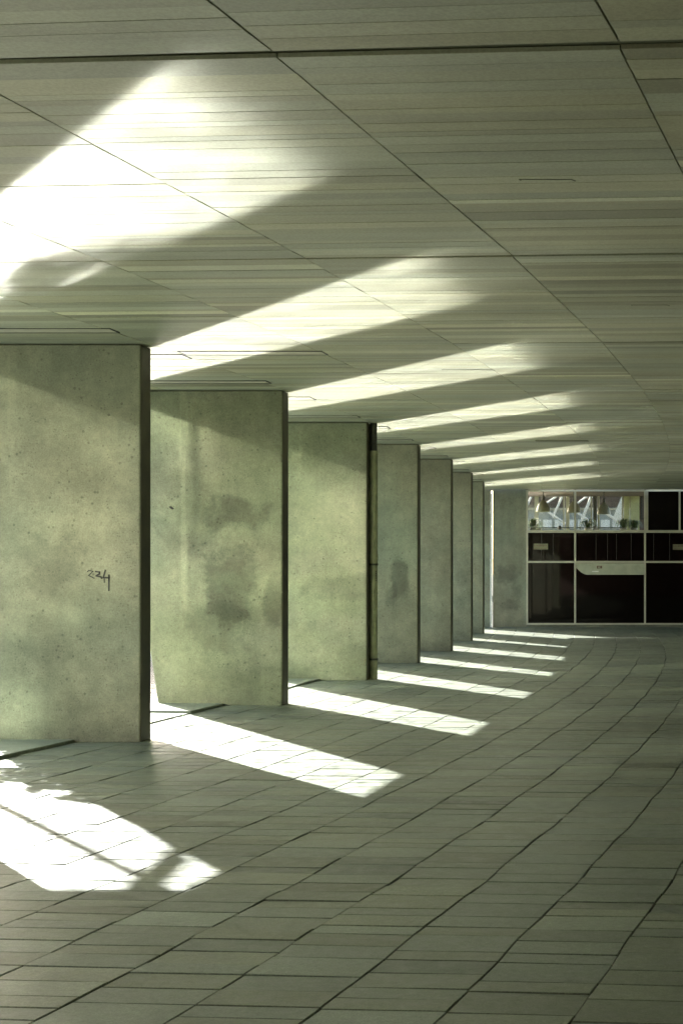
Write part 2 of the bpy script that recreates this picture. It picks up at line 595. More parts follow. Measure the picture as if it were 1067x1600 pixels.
for b in range(len(BAYS) - 1):
    za, zb = BAYS[b], BAYS[b + 1]
    zm = (za + zb) / 2
    sh = (row(zb) - row(za)) / F / (zb - za)
    tilt = 0.5 * slope(zm)
    ybay = (zb - za) * KY - 0.006
    for k in range(-2, 9):
        o0, o1 = 2 + CW * k, 2 + CW * (k + 1)
        if k == -2:
            o0 = -545
        lx = (o1 - o0) * U
        xc0 = (o0 + o1) / 2
        n = rb.choice((29, 30, 31, 32))
        cuts = [0.0]
        for i in range(n):
            cuts.append(cuts[-1] + rb.choices((1.0, 0.55, 1.5), (6, 2, 1.4))[0])
        cuts = [c / cuts[-1] * ybay for c in cuts]
        wl_ = {}
        for i in range(n):
            wy = round((cuts[i + 1] - cuts[i]) / 0.012) * 0.012
            key = (b, k == -2, wy)
            if key not in wl_:
                # the shear is measured in the board's own turned frame
                board_me.append(board_mesh('ceiling_board', lx - 0.0038, cuts[i + 1] - cuts[i] - 0.0012, sh - tilt))
                wl_[key] = len(board_me) - 1
            yy = za * KY + 0.003 + (cuts[i] + cuts[i + 1]) / 2
            x = (row(za) + (row(zb) - row(za)) * ((yy / KY - za) / (zb - za)) + xc0) * U
            if x > XR + 0.5:
                continue
            xm = (row(zm) + 750) * U
            yy -= (x - xm) * math.tan(tilt)
            if yy > YW - 0.10:
                continue
            t = rb.gauss(0.96, 0.085)
            q = rb.random()
            if q < 0.08: t *= rb.uniform(1.2, 1.45)
            elif q < 0.24: t *= rb.uniform(0.72, 0.86)
            boards.append((x, yy, rb.gauss(0, 0.0009), -tilt, rb.gauss(0, 0.007), 0.0, wl_[key], t))
lay(boards, board_me, ceiling, 'ceiling_board', M['boards'], 'ceiling_field', 298, lambda t: t[1], H)

def slit(px0, px1, py, Z):
    """the faint near edge of a lid that lies almost flush with the boards"""
    a, b = P(px0, py, Z), P(px1, py, Z)
    m = MB()
    m.prism([(a.x, a.y), (b.x, b.y), (b.x + 0.02, b.y + 0.035), (b.x + 0.012, b.y + 0.036), (b.x - 0.004, b.y + 0.004), (a.x + 0.004, a.y + 0.004), (a.x + 0.012, a.y + 0.02), (a.x + 0.006, a.y + 0.021)], 2, H - 0.003, H + 0.002)
    return m.build('lid_gap', M['lid_gap'], ceiling)
M['lid_gap'] = plain('lid gap', (0.10, 0.105, 0.06), 0.8)
def hatch(x0, x1, y0, y1, name='ceiling_hatch', fill=None, wdt=0.012):
    """a shallow access hatch let into the boards: dark shadow gap round a plain lid"""
    m = MB()
    z0, z1 = H - 0.007, H + 0.004
    m.box(x0, x1, y0, y0 + wdt, z0, z1)
    m.box(x0, x1, y1 - wdt, y1, z0, z1)
    m.box(x1 - wdt, x1, y0 + wdt, y1 - wdt, z0, z1)
    m.box(x0, x0 + wdt, y0 + wdt, y1 - wdt, z0, z1)
    o = m.build(name, M['steel_dark'], ceiling)
    if fill:
        MB().box(x0 + wdt, x1 - wdt, y0 + wdt, y1 - wdt, H - 0.003, H + 0.004).build('lid', fill, o)
    return o
lidm = plain('hatch lid', (0.40, 0.39, 0.28), 0.6)
for i, (Z, X) in enumerate(FINS[2:]):
    x, y = X * U, Z * KY
    hatch(x - 1.75, x + 0.05, y - 0.90, y - 0.66, fill=lidm)
    hatch(x - 1.6, x + 0.16, y + 0.70, y + 1.02, fill=lidm)
a = P(277, 549, 1.66); b = P(503, 549, 1.66)
hatch(a.x, b.x, a.y, a.y + 0.26, fill=lidm)
a = P(836, 688, 2.833); b = P(918, 688, 2.833)
MB().box(a.x, b.x, a.y - 0.03, a.y + 0.22, H - 0.012, H + 0.003).build('vent_slot', M['backing'], ceiling)
slit(810, 893, 281, 0.9238)
slit(985, 1042, 477, 1.3676)
slit(690, 770, 578, 1.8176)

# fins
def q2(px, py, fin):
    """picture point on a fin's front, in that fin's own coordinates"""
    Z, X = FINS[fin]
    v = P(px, py, Z)
    return v.x - X * U, v.z
def stain(px, py, rx, ry, st, fin):
    Z = FINS[fin][0]
    x, z = q2(px, py, fin)
    return (x, z, rx * Z * U, ry * Z * U, st)
def streak(px, hw, y0, y1, gain, fin):
    x, z1 = q2(px, y0, fin)
    _, z0 = q2(px, y1, fin)
    return (x, hw * FINS[fin][0] * U, z0, z1, gain)
ST = {3: [stain(85, 880, 62, 45, 0.26, 3), stain(45, 1000, 60, 40, 0.14, 3)],
      4: [stain(367, 800, 50, 28, 0.46, 4), stain(362, 915, 42, 64, 0.44, 4), stain(428, 945, 16, 45, 0.34, 4), stain(340, 975, 45, 40, 0.28, 4)],
      5: [stain(535, 915, 55, 20, 0.26, 5)],
      6: [stain(624, 905, 15, 34, 0.42, 6), stain(612, 930, 10, 20, 0.22, 6)],
      7: [stain(690, 910, 14, 22, 0.14, 7)], 8: [stain(722, 905, 10, 14, 0.16, 8)]}
SK = {3: [streak(18, 10, 545, 800, 0.12, 3)], 4: [streak(287, 9, 608, 1000, 0.34, 4), streak(395, 5, 612, 740, 0.22, 4)],
      5: [streak(470, 4, 662, 760, 0.25, 5)]}
FL = {0: 'concrete fin out of the picture on the near left, farthest back along the row',
      1: 'concrete fin out of the picture on the near left, beside the camera',
      2: 'concrete fin just out of the picture whose shadow edges the nearest sun patch',
      3: 'nearest tall concrete fin at the left edge with black 234 scrawled on it',
      4: 'second concrete fin from the left with big dark blotches and a pale vertical streak',
      5: 'third concrete fin, greenish, with the fat drainpipe standing at its inner edge',
      6: 'fourth concrete fin, plain grey, just behind the fat drainpipe with a slanting smudge',
      7: 'fifth concrete fin in the row, second one beyond the fat drainpipe',
      8: 'sixth concrete fin in the row, narrow in view, third beyond the fat drainpipe',
      9: 'seventh and last narrow concrete fin, next to the thin white pipe'}
fins = []
for i, (Z, X) in enumerate(FINS):
    mt = concrete('fin concrete', CON, ST.get(i, ()), SK.get(i, ()), 3.7 * i, {4: 0.35, 5: 0.45}.get(i, 0.05))
    m = MB()
    m.prism([(-1.42, 0.0), (0, 0.0), (0, H - 0.004), (-1.975, H - 0.004)], 1, 0, 0.27)
    f = m.build('concrete_fin', mt, None, (X * U, Z * KY, -0.004), bevel=0.012)
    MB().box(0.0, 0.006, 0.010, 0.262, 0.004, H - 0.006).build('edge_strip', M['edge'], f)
    tag(f, FL[i], 'concrete fin', 'concrete fins along the walkway')
    fins.append(f)

# 234 scrawl on the nearest fin: pen strokes as thin raised ribbons
def strokes(fin, lines, wpx, name, parent):
    Z = FINS[fin][0]
    m = MB()
    for ln, wd in lines:
        pts = [q2(x, y, fin) for x, y in ln]
        hw = wd * wpx * Z * U / 2
        for (x0, z0), (x1, z1) in zip(pts, pts[1:]):
            d = Vector((x1 - x0, z1 - z0)); n = Vector((-d.y, d.x)).normalized() * hw; e = d.normalized() * hw * 0.7
            m.prism([(x0 - e.x + n.x, z0 - e.y + n.y), (x0 - e.x - n.x, z0 - e.y - n.y), (x1 + e.x - n.x, z1 + e.y - n.y), (x1 + e.x + n.x, z1 + e.y + n.y)], 1, -0.003, 0.002)
    return m.build(name, M['ink'], parent)
def cz(x, y):
    return (120 + x * 70 / 1067, 880 + y * 50 / 762)
strokes(3, [([cz(262, 190), cz(300, 160), cz(395, 185), cz(290, 280), cz(425, 350)], 0.9),
            ([cz(455, 190), cz(550, 200), cz(545, 245), cz(470, 290), cz(590, 320), cz(600, 350)], 1.5),
            ([cz(690, 155), cz(640, 330), cz(780, 340), cz(775, 270), cz(772, 380), cz(772, 640)], 1.5),
            ([cz(660, 350), cz(665, 450)], 0.8)], 1.6, 'graffiti', fins[3])
x, z = q2(268, 793, 4)
MB().prism([(x - 0.03, z + 0.012), (x, z + 0.02), (x + 0.035, z - 0.012), (x + 0.01, z - 0.02)], 1, -0.004, 0.002).build('dark_mark', M['ink'], fins[4])

# ------------------------------------------------------------------ pipes
Zp = 2.50
pc = P(583.5, 900, Zp)
pr = 6.4 * Zp * U
dp = thing('drainpipe', (pc.x, pc.y, 0), 'fat grey green drainpipe standing at the inner edge of the third fin', 'drainpipe')
zc = P(583, 706, Zp).z
zj = P(583, 868, Zp).z
zb_ = P(583, 1030, Zp).z
MB().tube([(0, 0, 0.0), (0, 0, zj)], pr * 0.97, 18, False).build('lower_pipe', M['pipe'], dp, smooth=True)
MB().tube([(0, 0, zj - 0.02), (0, 0, zc)], pr, 18, True).build('pipe', M['pipe'], dp, smooth=False)
MB().tube([(0, 0, zc - 0.005), (0, 0, H)], pr * 0.86, 18, True).build('upper_pipe', M['steel_dark'], dp)
MB().tube([(0, 0, zc - 0.05), (0, 0, zc + 0.012)], pr * 1.1, 18, True).build('collar', M['pipe'], dp)
MB().tube([(0, 0, zj - 0.07), (0, 0, zj + 0.02)], pr * 1.1, 18, True).build('socket', M['pipe'], dp)
for zz in (P(583, 882, Zp).z, zb_):
    m = MB().tube([(0, 0, zz - 0.014), (0, 0, zz + 0.014)], pr * 1.13, 18, True)
    m.box(-pr - 0.07, -pr * 0.6, 0.0, 0.03, zz - 0.012, zz + 0.012)
    m.build('bracket', M['steel_dark'], dp)
m = MB()
for k in range(5):
    m.box(pr * 0.62, pr * 0.80, -pr * 0.80, -pr * 0.62, 1.52 - k * 0.032, 1.54 - k * 0.032)
m.build('sticker', M['ink'], dp)

wp = P(767.2, 900, ZW)
wpt = thing('thin_pipe', (wp.x, wp.y - 0.02, 0), 'thin white sunlit pipe in the gap beside the end pier', 'pipe')
MB().tube([(0, 0, 0), (0, 0, 1.75)], 0.030, 12).build('lower_pipe', M['white_pipe'], wpt, smooth=False)
MB().tube([(0, 0, 1.73), (0, 0, H - 0.1)], 0.027, 12).build('upper_pipe', M['white_pipe'], wpt)
for zz in (0.35, 1.74, 3.0):
    MB().tube([(0, 0, zz), (0, 0, zz + 0.05)], 0.036, 12).build('clip', M['white_pipe'], wpt)

# ------------------------------------------------------------------ the end wall with its glazed front
pier_stains = [(v[0], v[1], rx * ZW * U, rz * ZW * U, st) for (v, rx, rz, st) in
               [(((792 - 822) * ZW * U, P(0, 897, ZW).z), 17, 15, 0.36), (((806 - 822) * ZW * U, P(0, 925, ZW).z), 9, 12, 0.26), (((797 - 822) * ZW * U, P(0, 945, ZW).z), 18, 9, 0.30)]]
px1 = (822 - 1040) * ZW * U
px0 = (769.4 - 1040) * ZW * U
pier = MB().box(px0 - px1, 0, 0, 0.35, -0.05, H - 0.004).build('end_pier', concrete('pier concrete', (0.215, 0.21, 0.150), pier_stains, (), 41.0), None, (px1, YW, 0))
tag(pier, 'wide concrete pier at the far end between white pipe and glazed front', 'pier')
lf = (757 - 1040) * ZW * U
sp = MB().box(-0.9, (765.2 - 757) * ZW * U, 0, 0.3, -0.05, H - 0.004).build('end_pier', concrete('pier concrete', (0.215, 0.21, 0.150), (), (), 53.0), None, (lf, YW - 0.05, 0))
tag(sp, 'narrow slice of concrete pier left of the thin white pipe', 'pier')

gf = thing('glazed_front', (px1, YW, 0), 'far glazed front of dark panels in cream frames below clear windows', 'glazed front')
def gx(px): return (px - 822) * ZW * U
def gz(py): return P(0, py, ZW).z
XE = gx(1225)
mul = [(822, 824.5), (896.5, 899.5), (1005.5, 1008.5), (1114, 1117), (1222, 1225)]
for a, b in mul:
    MB().box(gx(a), gx(b), -0.03, 0.05, gz(976), gz(766)).build('mullion', M['frame'], gf)
rails = [(973.5, 976.2), (876.5, 879.5), (829.5, 832.5), (765.2, 768)]
for i in range(len(mul) - 1):
    a, b = gx(mul[i][1]), gx(mul[i + 1][0])
    for (r0, r1) in rails:
        MB().box(a, b, -0.022, 0.045, gz(r1), gz(r0)).build('rail', M['frame'], gf)
    MB().box(a, b, 0.010, 0.022, gz(973.5), gz(879.5)).build('dark_panel', M['dark_glass'], gf)
    MB().box(a, b, 0.010, 0.022, gz(876.5), gz(832.5)).build('dark_panel', M['dark_glass'], gf)
    if i != 2:
        MB().box(a, b, 0.010, 0.018, gz(829.5), gz(768)).build('pane', M['glass'], gf)
    MB().box(a, b, -0.06, 0.0 - 0.0225, gz(830.5), gz(828.5)).build('sill', M['frame'], gf)
MB().box(gx(735), XE + 0.6, 0.37, 0.5, H - 0.015, H + 0.3).build('header', M['brown'], gf)
MB().box(gx(1012), XE, 0.06, 0.1, 0, H).build('dark_backing', M['backing'], gf)  # added behind the third bay to block the sky
MB().box(gx(822), XE, 0.0, 0.2, -0.02, gz(976)).build('base', concrete('base concrete', (0.2, 0.2, 0.15)), gf)
# third bay: a smaller framed window in front of an added dark box that keeps the sky out
MB().box(gx(1008.5), gx(1012), -0.01, 0.04, gz(828.5), gz(768)).build('window_frame', M['frame'], gf)
MB().box(gx(1059.5), gx(1062.5), -0.01, 0.04, gz(828.5), gz(768)).build('window_frame', M['frame'], gf)
MB().box(gx(1012), gx(1059.5), 0.010, 0.02, gz(828.5), gz(768)).build('dark_pane', M['dark_glass'], gf)
MB().box(gx(1062.5), gx(1114), 0.010, 0.02, gz(828.5), gz(768)).build('dark_pane', M['dark_glass'], gf)
# the dark curtains behind show as faint vertical folds in the upper panels
foldm = plain('panel fold', (0.006, 0.004, 0.0035), 0.5)
for xx in (845, 863, 930, 948, 962, 985, 1020, 1045):
    MB().box(gx(xx), gx(xx + 1.0), 0.004, 0.012, gz(875.5), gz(834)).build('panel_fold', foldm, gf)

def sign_plate(px0_, px1_, py0_, py1_, label):
    t = thing('sign_plate', (px1 + gx(px0_), YW - 0.001, gz(py1_)), label, 'sign plate', 'small sign plates on the dark panels')
    wv, hv = (px1_ - px0_) * ZW * U, (py1_ - py0_) * ZW * U
    MB().box(0, wv, 0.0, 0.008, 0, hv).build('plate', M['plate'], t)
    m = MB()
    n = 9
    for k in range(n):
        x0 = wv * (0.05 + 0.9 * k / n)
        m.box(x0, x0 + wv * 0.05, -0.002, 0.001, hv * (0.56 if k % 3 else 0.5), hv * 0.82)
    m.box(wv * 0.06, wv * 0.92, -0.002, 0.001, hv * 0.14, hv * 0.2)
    m.build('print', M['logo'], t)
sign_plate(833, 855.5, 849.5, 858.5, 'small dull sign plate on the left dark panel under the pendant lamps')
sign_plate(1050.5, 1073, 850.5, 859, 'small dull sign plate cut off by the right picture edge')

sb = thing('sign_board', (px1 + gx(899.5), YW, gz(898)), 'pale horizontal board with rounded lower corner on the middle dark panel', 'sign board')
wv, hv = (1005.5 - 899.5) * ZW * U, (898 - 880) * ZW * U
poly = [(0, hv), (0, hv * 0.60), (wv * 0.03, hv * 0.45), (wv * 0.07, hv * 0.22), (wv * 0.12, hv * 0.06), (wv * 0.155, 0), (wv, 0), (wv, hv)]
MB().prism(poly, 1, -0.008, 0.004).build('board', M['signboard'], sb)
x0 = (932 - 899.5) * ZW * U
z0 = hv - (888.5 - 880) * ZW * U
m = MB()
m.box(x0, x0 + 0.075, -0.011, -0.007, z0, z0 + 0.075)
m.box(x0 + 0.085, x0 + 0.135, -0.011, -0.007, z0 + 0.005, z0 + 0.075)
m.build('logo', M['logo'], sb)
logo = sb.children[-1]
MB().box(x0 + 0.04, x0 + 0.06, -0.013, -0.011, z0 + 0.01, z0 + 0.06).build('logo_mark', M['signboard'], logo)
x1 = (924.5 - 899.5) * ZW * U
z1 = hv - (893.5 - 880) * ZW * U
MB().box(x1, x1 + 0.17, -0.011, -0.007, z1, z1 + 0.022).build('white_line', M['white'], sb)

# room behind the clear windows
ZF = gz(832)
rm = MB()
rx0, rx1, ry0, ry1 = px1 - 0.3, px1 + gx(1006), YW + 0.06, YW + 4.2
rm.box(rx0, rx1, ry0, ry1, ZF - 0.2, ZF)
room = rm.build('room', M['yellow'])
tag(room, 'upper room behind the clear windows with floor and ceiling', kind='structure')
ZB = (YW + 4.0) / KY
def bx(px): return P(px, 0, ZB).x
yb = YW + 4.0
bw = thing('back_window', (px1, yb, ZF), 'bright rear window wall behind the pendant lamps with cream mullions', 'window')
def bz(py): return P(0, py, ZB).z
def addb(name, pxa, pxb, pya, pyb, m, d0=-0.04, d1=0.04):
    return MB().box(bx(pxa) - px1, bx(pxb) - px1, d0, d1, bz(pyb) - ZF, bz(pya) - ZF).build(name, m, bw)
for a, b in ((815, 817), (834.5, 841), (879.5, 881.5), (883.5, 889), (922.5, 924.5), (933, 936), (971, 973)):
    addb('mullion', a, b, 755, 835, M['frame'])
addb('post', 926.3, 932, 755, 835, M['steel_dark'], -0.1, 0.1)
addb('cream_wall', 974, 983, 755, 835, M['yellow'], -0.1, 0.1)
addb('cream_wall', 984, 998.5, 755, 835, M['yellow'], -0.13, 0.1)
addb('dark_door', 998.6, 1012, 755, 835, M['brown'], -0.1, 0.1)
addb('ledge', 815, 971, 824, 825.6, M['steel_dark'], -0.12, -0.05)
for a, b in ((817, 834.5), (841, 879.5), (889, 922.5), (936, 971)):
    addb('pane', a, b, 760, 828, M['glass'], -0.004, 0.004)
# picture frames on the cream wall end
m = MB()
fx, fz = bx(1001) - px1, bz(812) - ZF
m.box(fx, fx + 0.55, -0.16, -0.13, fz, fz + 0.04); m.box(fx, fx + 0.55, -0.16, -0.13, fz + 0.9, fz + 0.94)
m.box(fx, fx + 0.04, -0.16, -0.13, fz + 0.04, fz + 0.9)
m.build('frame', M['steel_dark'], bw)

MB().box(rx0, rx1, ry0, ry1, H + 0.0, H + 0.15).build('room_ceiling', M['brown'], room)
# the yard beyond: white slanting struts, brown roof, pale wall
ZY = (YW + 6.5) / KY
def strut(pts, r, name, label, group='white slanting struts beyond the rear window'):
    m = MB().tube([P(x, y, ZY) for x, y in pts], r, 8)
    return tag(m.build(name, M['white']), label, 'strut', group)
def cp(x, y): return (815 + x / 5.47, 755 + y / 5.47)
LBS = 'white slanting strut outside the rear window, '
strut([cp(100, 72), cp(40, 205)], 0.035, 'strut', LBS + 'left of the first pendant lamp')
strut([cp(362, 72), cp(262, 295)], 0.035, 'strut', LBS + 'steep one between first and second pendant lamps')
strut([cp(362, 66), cp(215, 168)], 0.030, 'strut', LBS + 'shallow upper one right of the first pendant lamp')
strut([cp(225, 245), cp(370, 345)], 0.035, 'strut', LBS + 'falling rightwards under the first pendant lamp')
strut([cp(608, 75), cp(512, 312)], 0.045, 'strut', LBS + 'steep one between second and third pendant lamps')
strut([cp(608, 72), cp(475, 172)], 0.030, 'strut', LBS + 'shallow upper one right of the second pendant lamp')
strut([cp(455, 240), cp(610, 345)], 0.035, 'strut', LBS + 'falling rightwards under the second pendant lamp')
strut([cp(715, 255), cp(850, 345)], 0.040, 'strut', LBS + 'falling rightwards under the third pendant lamp')
m = MB()
pts = [P(*cp(862, 85), ZY), P(*cp(775, 300), ZY), P(*cp(850, 345), ZY), P(*cp(866, 330), ZY)]
m.prism([(v.x, v.z) for v in pts], 1, ZY * KY - 0.02, ZY * KY + 0.02)
tag(m.build('white_sail', M['white']), 'white triangular sheet outside, right of the third pendant lamp', 'awning')
ZQ = (YW + 9.0) / KY
ZQ2 = (YW + 8.8) / KY
shed = thing('yard_shed', (P(815, 0, ZQ).x, ZQ * KY, 0), 'brown roofed pale shed seen through the rear windows', 'shed')
def shp(name, pxa, pxb, pya, pyb, m, dy0, dy1):
    a, b = P(pxa, pya, ZQ), P(pxb, pyb, ZQ)
    return MB().box(a.x - shed.location.x, b.x - shed.location.x, dy0, dy1, b.z, a.z).build(name, m, shed)
shp('roof', 780, 990, 715, 795, M['brown'], 0, 0.3)
shp('gutter', 780, 990, 793.5, 796.5, M['frame'], -0.06, 0.0)
shp('wall', 780, 990, 796.5, 895, plain('grey shed wall', (0.30, 0.32, 0.31), 0.8), 0.03, 0.3)
for k in range(9):
    shp('window', 812 + 18 * k, 826 + 18 * k, 812, 826, M['white'], 0.0, 0.03)

# pendant lamps, each hung from the room's ceiling
def pendant(px, py0, py1, dy, wpx, label):
    Z = (YW + dy) / KY
    c = P(px, py1, Z)
    hgt = (py1 - py0) * Z * U
    r = wpx / 2 * Z * U
    t = thing('pendant_lamp', (c.x, c.y, c.z), label, 'pendant lamp', 'enamel pendant lamps in the upper window')
    MB().lathe([(r, 0), (r * 0.98, hgt * 0.14), (r * 0.86, hgt * 0.42), (r * 0.62, hgt * 0.70), (r * 0.34, hgt * 0.90), (r * 0.22, hgt), (0.0, hgt)], 0, 0, 24).build('shade', M['lamp'], t, smooth=True)
    shade = t.children[-1]
    MB().lathe([(0, hgt), (r * 0.24, hgt), (r * 0.22, hgt + r * 0.5), (r * 0.1, hgt + r * 0.62), (0, hgt + r * 0.62)], 0, 0, 14).build('cap', M['steel_dark'], t, smooth=False)
    MB().tube([(0, 0, hgt + r * 0.5), (0, 0, H - c.z)], 0.012, 8).build('cord', M['steel_dark'], t)
    MB().lathe([(0, hgt * 0.2), (r * 0.25, hgt * 0.3), (r * 0.25, hgt * 0.5), (0, hgt * 0.6)], 0, 0, 12).build('bulb', M['white'], shade, smooth=True)
pendant(848.3, 781, 799.6, 0.9, 22, 'leftmost bell shaped pendant lamp behind the clear window')
pendant(896.3, 783, 800.8, 1.0, 22, 'middle bell shaped pendant lamp, half hidden by the cream mullion')
pendant(942.8, 785, 803.2, 1.0, 21, 'right bell shaped pendant lamp beside the dark post')

# plants and small things on the window ledge
def fern(px, wpx, hpx, label, seed, pot=True):
    r = random.Random(seed)
    Z = (YW + 0.22) / KY
    c = P(px, 829, Z)
    zl = gz(832) + 0.002
    t = thing('potted_fern', (c.x, c.y, zl), label, 'plant', 'ferns on the window ledge')
    MB().lathe([(0, 0), (0.075, 0), (0.095, 0.12), (0.08, 0.125), (0, 0.11)], 0, 0, 14).build('pot', M['pot'] if pot else M['steel_dark'], t)
    m = MB()
    R = wpx / 2 * Z * U
    Hh = hpx * Z * U
    for k in range(70):
        a = r.uniform(0, 2 * math.pi)
        rr = R * r.uniform(0.5, 1.6)
        top = Hh * r.uniform(0.3, 1.05)
        d = Vector((math.cos(a), math.sin(a) * 0.6, 0))
        s_ = Vector((-d.y, d.x, 0)).normalized() * r.uniform(0.011, 0.02)
        p0 = Vector((0, 0, 0.10)); p1 = d * rr * 0.45 + Vector((0, 0, 0.10 + top * 0.8)); p2 = d * rr * 0.8 + Vector((0, 0, 0.08 + top * 0.8)); p3 = d * rr + Vector((0, 0, 0.04 + top * 0.4))
        m.add([p0 - s_ * 0.4, p0 + s_ * 0.4, p1 - s_, p1 + s_, p2 - s_, p2 + s_, p3], [(0, 1, 3, 2), (2, 3, 5, 4), (4, 5, 6)])
    m.build('leaves', M['leaf'], t)
fern(833, 26, 20, 'fern on the window ledge under the left pendant lamp', 1)
fern(918, 28, 19, 'fern on the window ledge between middle and right pendant lamps', 2)
fern(973, 26, 20, 'fern on the window ledge right of the third pendant lamp', 3)
fern(990, 22, 17, 'fern on the window ledge against the cream wall', 4)
def ledge_lamp(px):
    Z = (YW + 0.35) / KY
    c = P(px, 829, Z)
    t = thing('table_lamp', (c.x, c.y, gz(832) + 0.002), 'tiny dark table lamp on the ledge left of the cream mullion', 'lamp')
    MB().lathe([(0, 0), (0.05, 0), (0.05, 0.012), (0.012, 0.02), (0.012, 0.1), (0, 0.1)], 0, 0, 12).build('base', M['steel_dark'], t)
    MB().lathe([(0.055, 0.09), (0.05, 0.15), (0.03, 0.19), (0, 0.19)], 0, 0, 12).build('shade', M['steel_dark'], t)
ledge_lamp(874)
def ledge_jar(px, h, label, m):
    Z = (YW + 0.16) / KY
    c = P(px, 829, Z)
    o = MB().lathe([(0, 0), (0.035, 0), (0.04, h * 0.7), (0.025, h * 0.85), (0.028, h), (0, h)], 0, 0, 12).build('jar', m, None, (c.x, c.y, gz(832) + 0.002))
    tag(o, label, 'jar', 'small jars on the window ledge')
ledge_jar(930.5, 0.16, 'pale jar on the ledge in front of the dark post', M['pot'])
ledge_jar(985.5, 0.17, 'pale jar on the ledge between the two right ferns', M['pot'])
Z = (YW + 0.15) / KY
c = P(840, 829, Z)
m = MB().prism([(-0.14, 0), (0.05, 0), (0.10, 0.10), (0.04, 0.12)], 1, -0.04, 0.04)
tag(m.build('ledge_ornament', M['pot'], None, (c.x, c.y, gz(832) + 0.002)), 'slanting pale ornament on the ledge beside the left fern', 'ornament')

# ------------------------------------------------------------------ outside the picture: wall, building, canal, far bank
rw = MB().box(XR, XR + 0.3, -6.0, YW, -0.3, H + 0.02).build('long_wall', plain('long wall render', (0.07, 0.085, 0.05), 0.7))
tag(rw, 'long plain wall on the right of the walkway, outside the picture', 'wall')
ew = MB().box(px1 + XE, XR + 0.3, YW, YW + 0.3, -0.2, H).build('end_wall', M['dark_glass'])
tag(ew, 'dark end wall right of the glazed front, outside the picture', 'wall')
# storeys above
up = thing('upper_building', (0, 0, H), 'concrete storeys of the curved building above the walkway', 'building')
ribbon(-543, -520, H + 0.47, 7.5).build('wall', concrete('facade concrete', (0.30, 0.30, 0.25)), up, (0, 0, -H))
m = ribbon(-560, -546, H - 0.05, 0.62)
m.build('fascia', concrete('fascia concrete', (0.32, 0.32, 0.26), (), (), 5.0), up, (0, 0, -H))
for zq in [0.2 + 0.44 * i for i in range(10)]:
    for fl in (1.6, 4.9):
        x, y = (row(zq) - 545) * U, zq * KY
        MB().box(-0.05, 0.03, -0.8, 0.8, fl, fl + 1.7).build('window', M['dark_glass'], up, (x, y, 0))

WATER_Z = -0.35
n = 30
zs = [-3.2 + 0.35 * i for i in range(n)]
def rowx(z): return row(clampz(z)) + (473 - 150 * clampz(z)) * (z - clampz(z))
vs = [((rowx(q) - 430) * U, q * KY, WATER_Z) for q in zs] + [((rowx(q) - 430) * U - 8.2, q * KY, WATER_Z) for q in zs]
water = MB().add(vs, [(i, i + 1, n + i + 1, n + i) for i in range(n - 1)]).build('water', M['water'])
tag(water, 'calm canal water beside the walkway', kind='structure')
vs = [((rowx(q) - 430) * U - 8.0, q * KY, -1.0) for q in zs] + [((rowx(q) - 430) * U - 8.0, q * KY, 0.25) for q in zs] + [(-160, q * KY, 0.25) for q in zs]
bank = MB().add(vs, [(i, i + 1, n + i + 1, n + i) for i in range(n - 1)] + [(n + i, n + i + 1, 2 * n + i + 1, 2 * n + i) for i in range(n - 1)]).build('far_bank', M['quay'])
tag(bank, 'pale paved bank across the canal', kind='structure')
gr = MB().box(-400, 400, -400, 500, -1.3, -1.0).build('ground', plain('ground', (0.12, 0.12, 0.09), 0.9))
tag(gr, 'wide ground round the building', kind='structure')

# glass building over the canal behind the camera; its leaning front throws sunlight back at the fins
gb = thing('glass_building', (-24.0, -1.0, 0.25), 'glass fronted building across the canal behind the camera', 'building')
NRM = Vector((0.207, 1.345, 0.193)).normalized()
ax = Vector((-NRM.y, NRM.x, 0)).normalized()
upv = NRM.cross(ax)
if upv.z < 0: upv = -upv
for i in range(-4, 4):
    for j in range(0, 4):
        c = ax * (i * 2.6 + 1.3) + upv * (j * 2.7 + 2.6)
        jit = 0.004
        nn = (NRM + Vector((random.uniform(-jit, jit), 0, random.uniform(-jit, jit)))).normalized()
        a2 = (ax - nn * ax.dot(nn)).normalized(); u2 = nn.cross(a2)
        if u2.z < 0: u2 = -u2
        v8 = [c + a2 * sa * 1.25 + u2 * sb_ * 1.30 + nn * t for t in (0, -0.02) for sa, sb_ in ((-1, -1), (1, -1), (1, 1), (-1, 1))]
        MB().add(v8, [(0, 1, 2, 3), (7, 6, 5, 4), (0, 4, 5, 1), (1, 5, 6, 2), (2, 6, 7, 3), (3, 7, 4, 0)]).build('pane', M['facade_glass' if c.x < -1.0 else 'plain_glass'], gb)
m = MB()
v8 = [ax * sa * 10.6 + upv * zz + NRM * t for t in (-0.05, -0.4) for sa, zz in ((-1, 0), (1, 0), (1, 12.3), (-1, 12.3))]
m.add(v8, [(0, 1, 2, 3), (7, 6, 5, 4), (0, 4, 5, 1), (1, 5, 6, 2), (2, 6, 7, 3), (3, 7, 4, 0)])
m.box(-10, 10, -9, -3.3, 0, 11)
m.build('body', concrete('glass building body', (0.2, 0.2, 0.19)), gb)

# ------------------------------------------------------------------ added shade casters by the near gap, outside the picture on the left
def sunback(px, py, off):
    """where the sun ray that lands on this floor point crosses the line at this offset outside the fins"""
    Z = 441 / (py - 885)
    X, Y = (px - 1040) * Z * U, Z * KY
    lo, hi = 0.0, 20.0
    for _ in range(50):
        D = (lo + hi) / 2
        if X - D * SUN_D.x > (row((Y - D * SUN_D.y) / KY) + off) * U: lo = D
        else: hi = D
    return Vector((X - D * SUN_D.x, Y - D * SUN_D.y, D * math.tan(SUN_EL)))

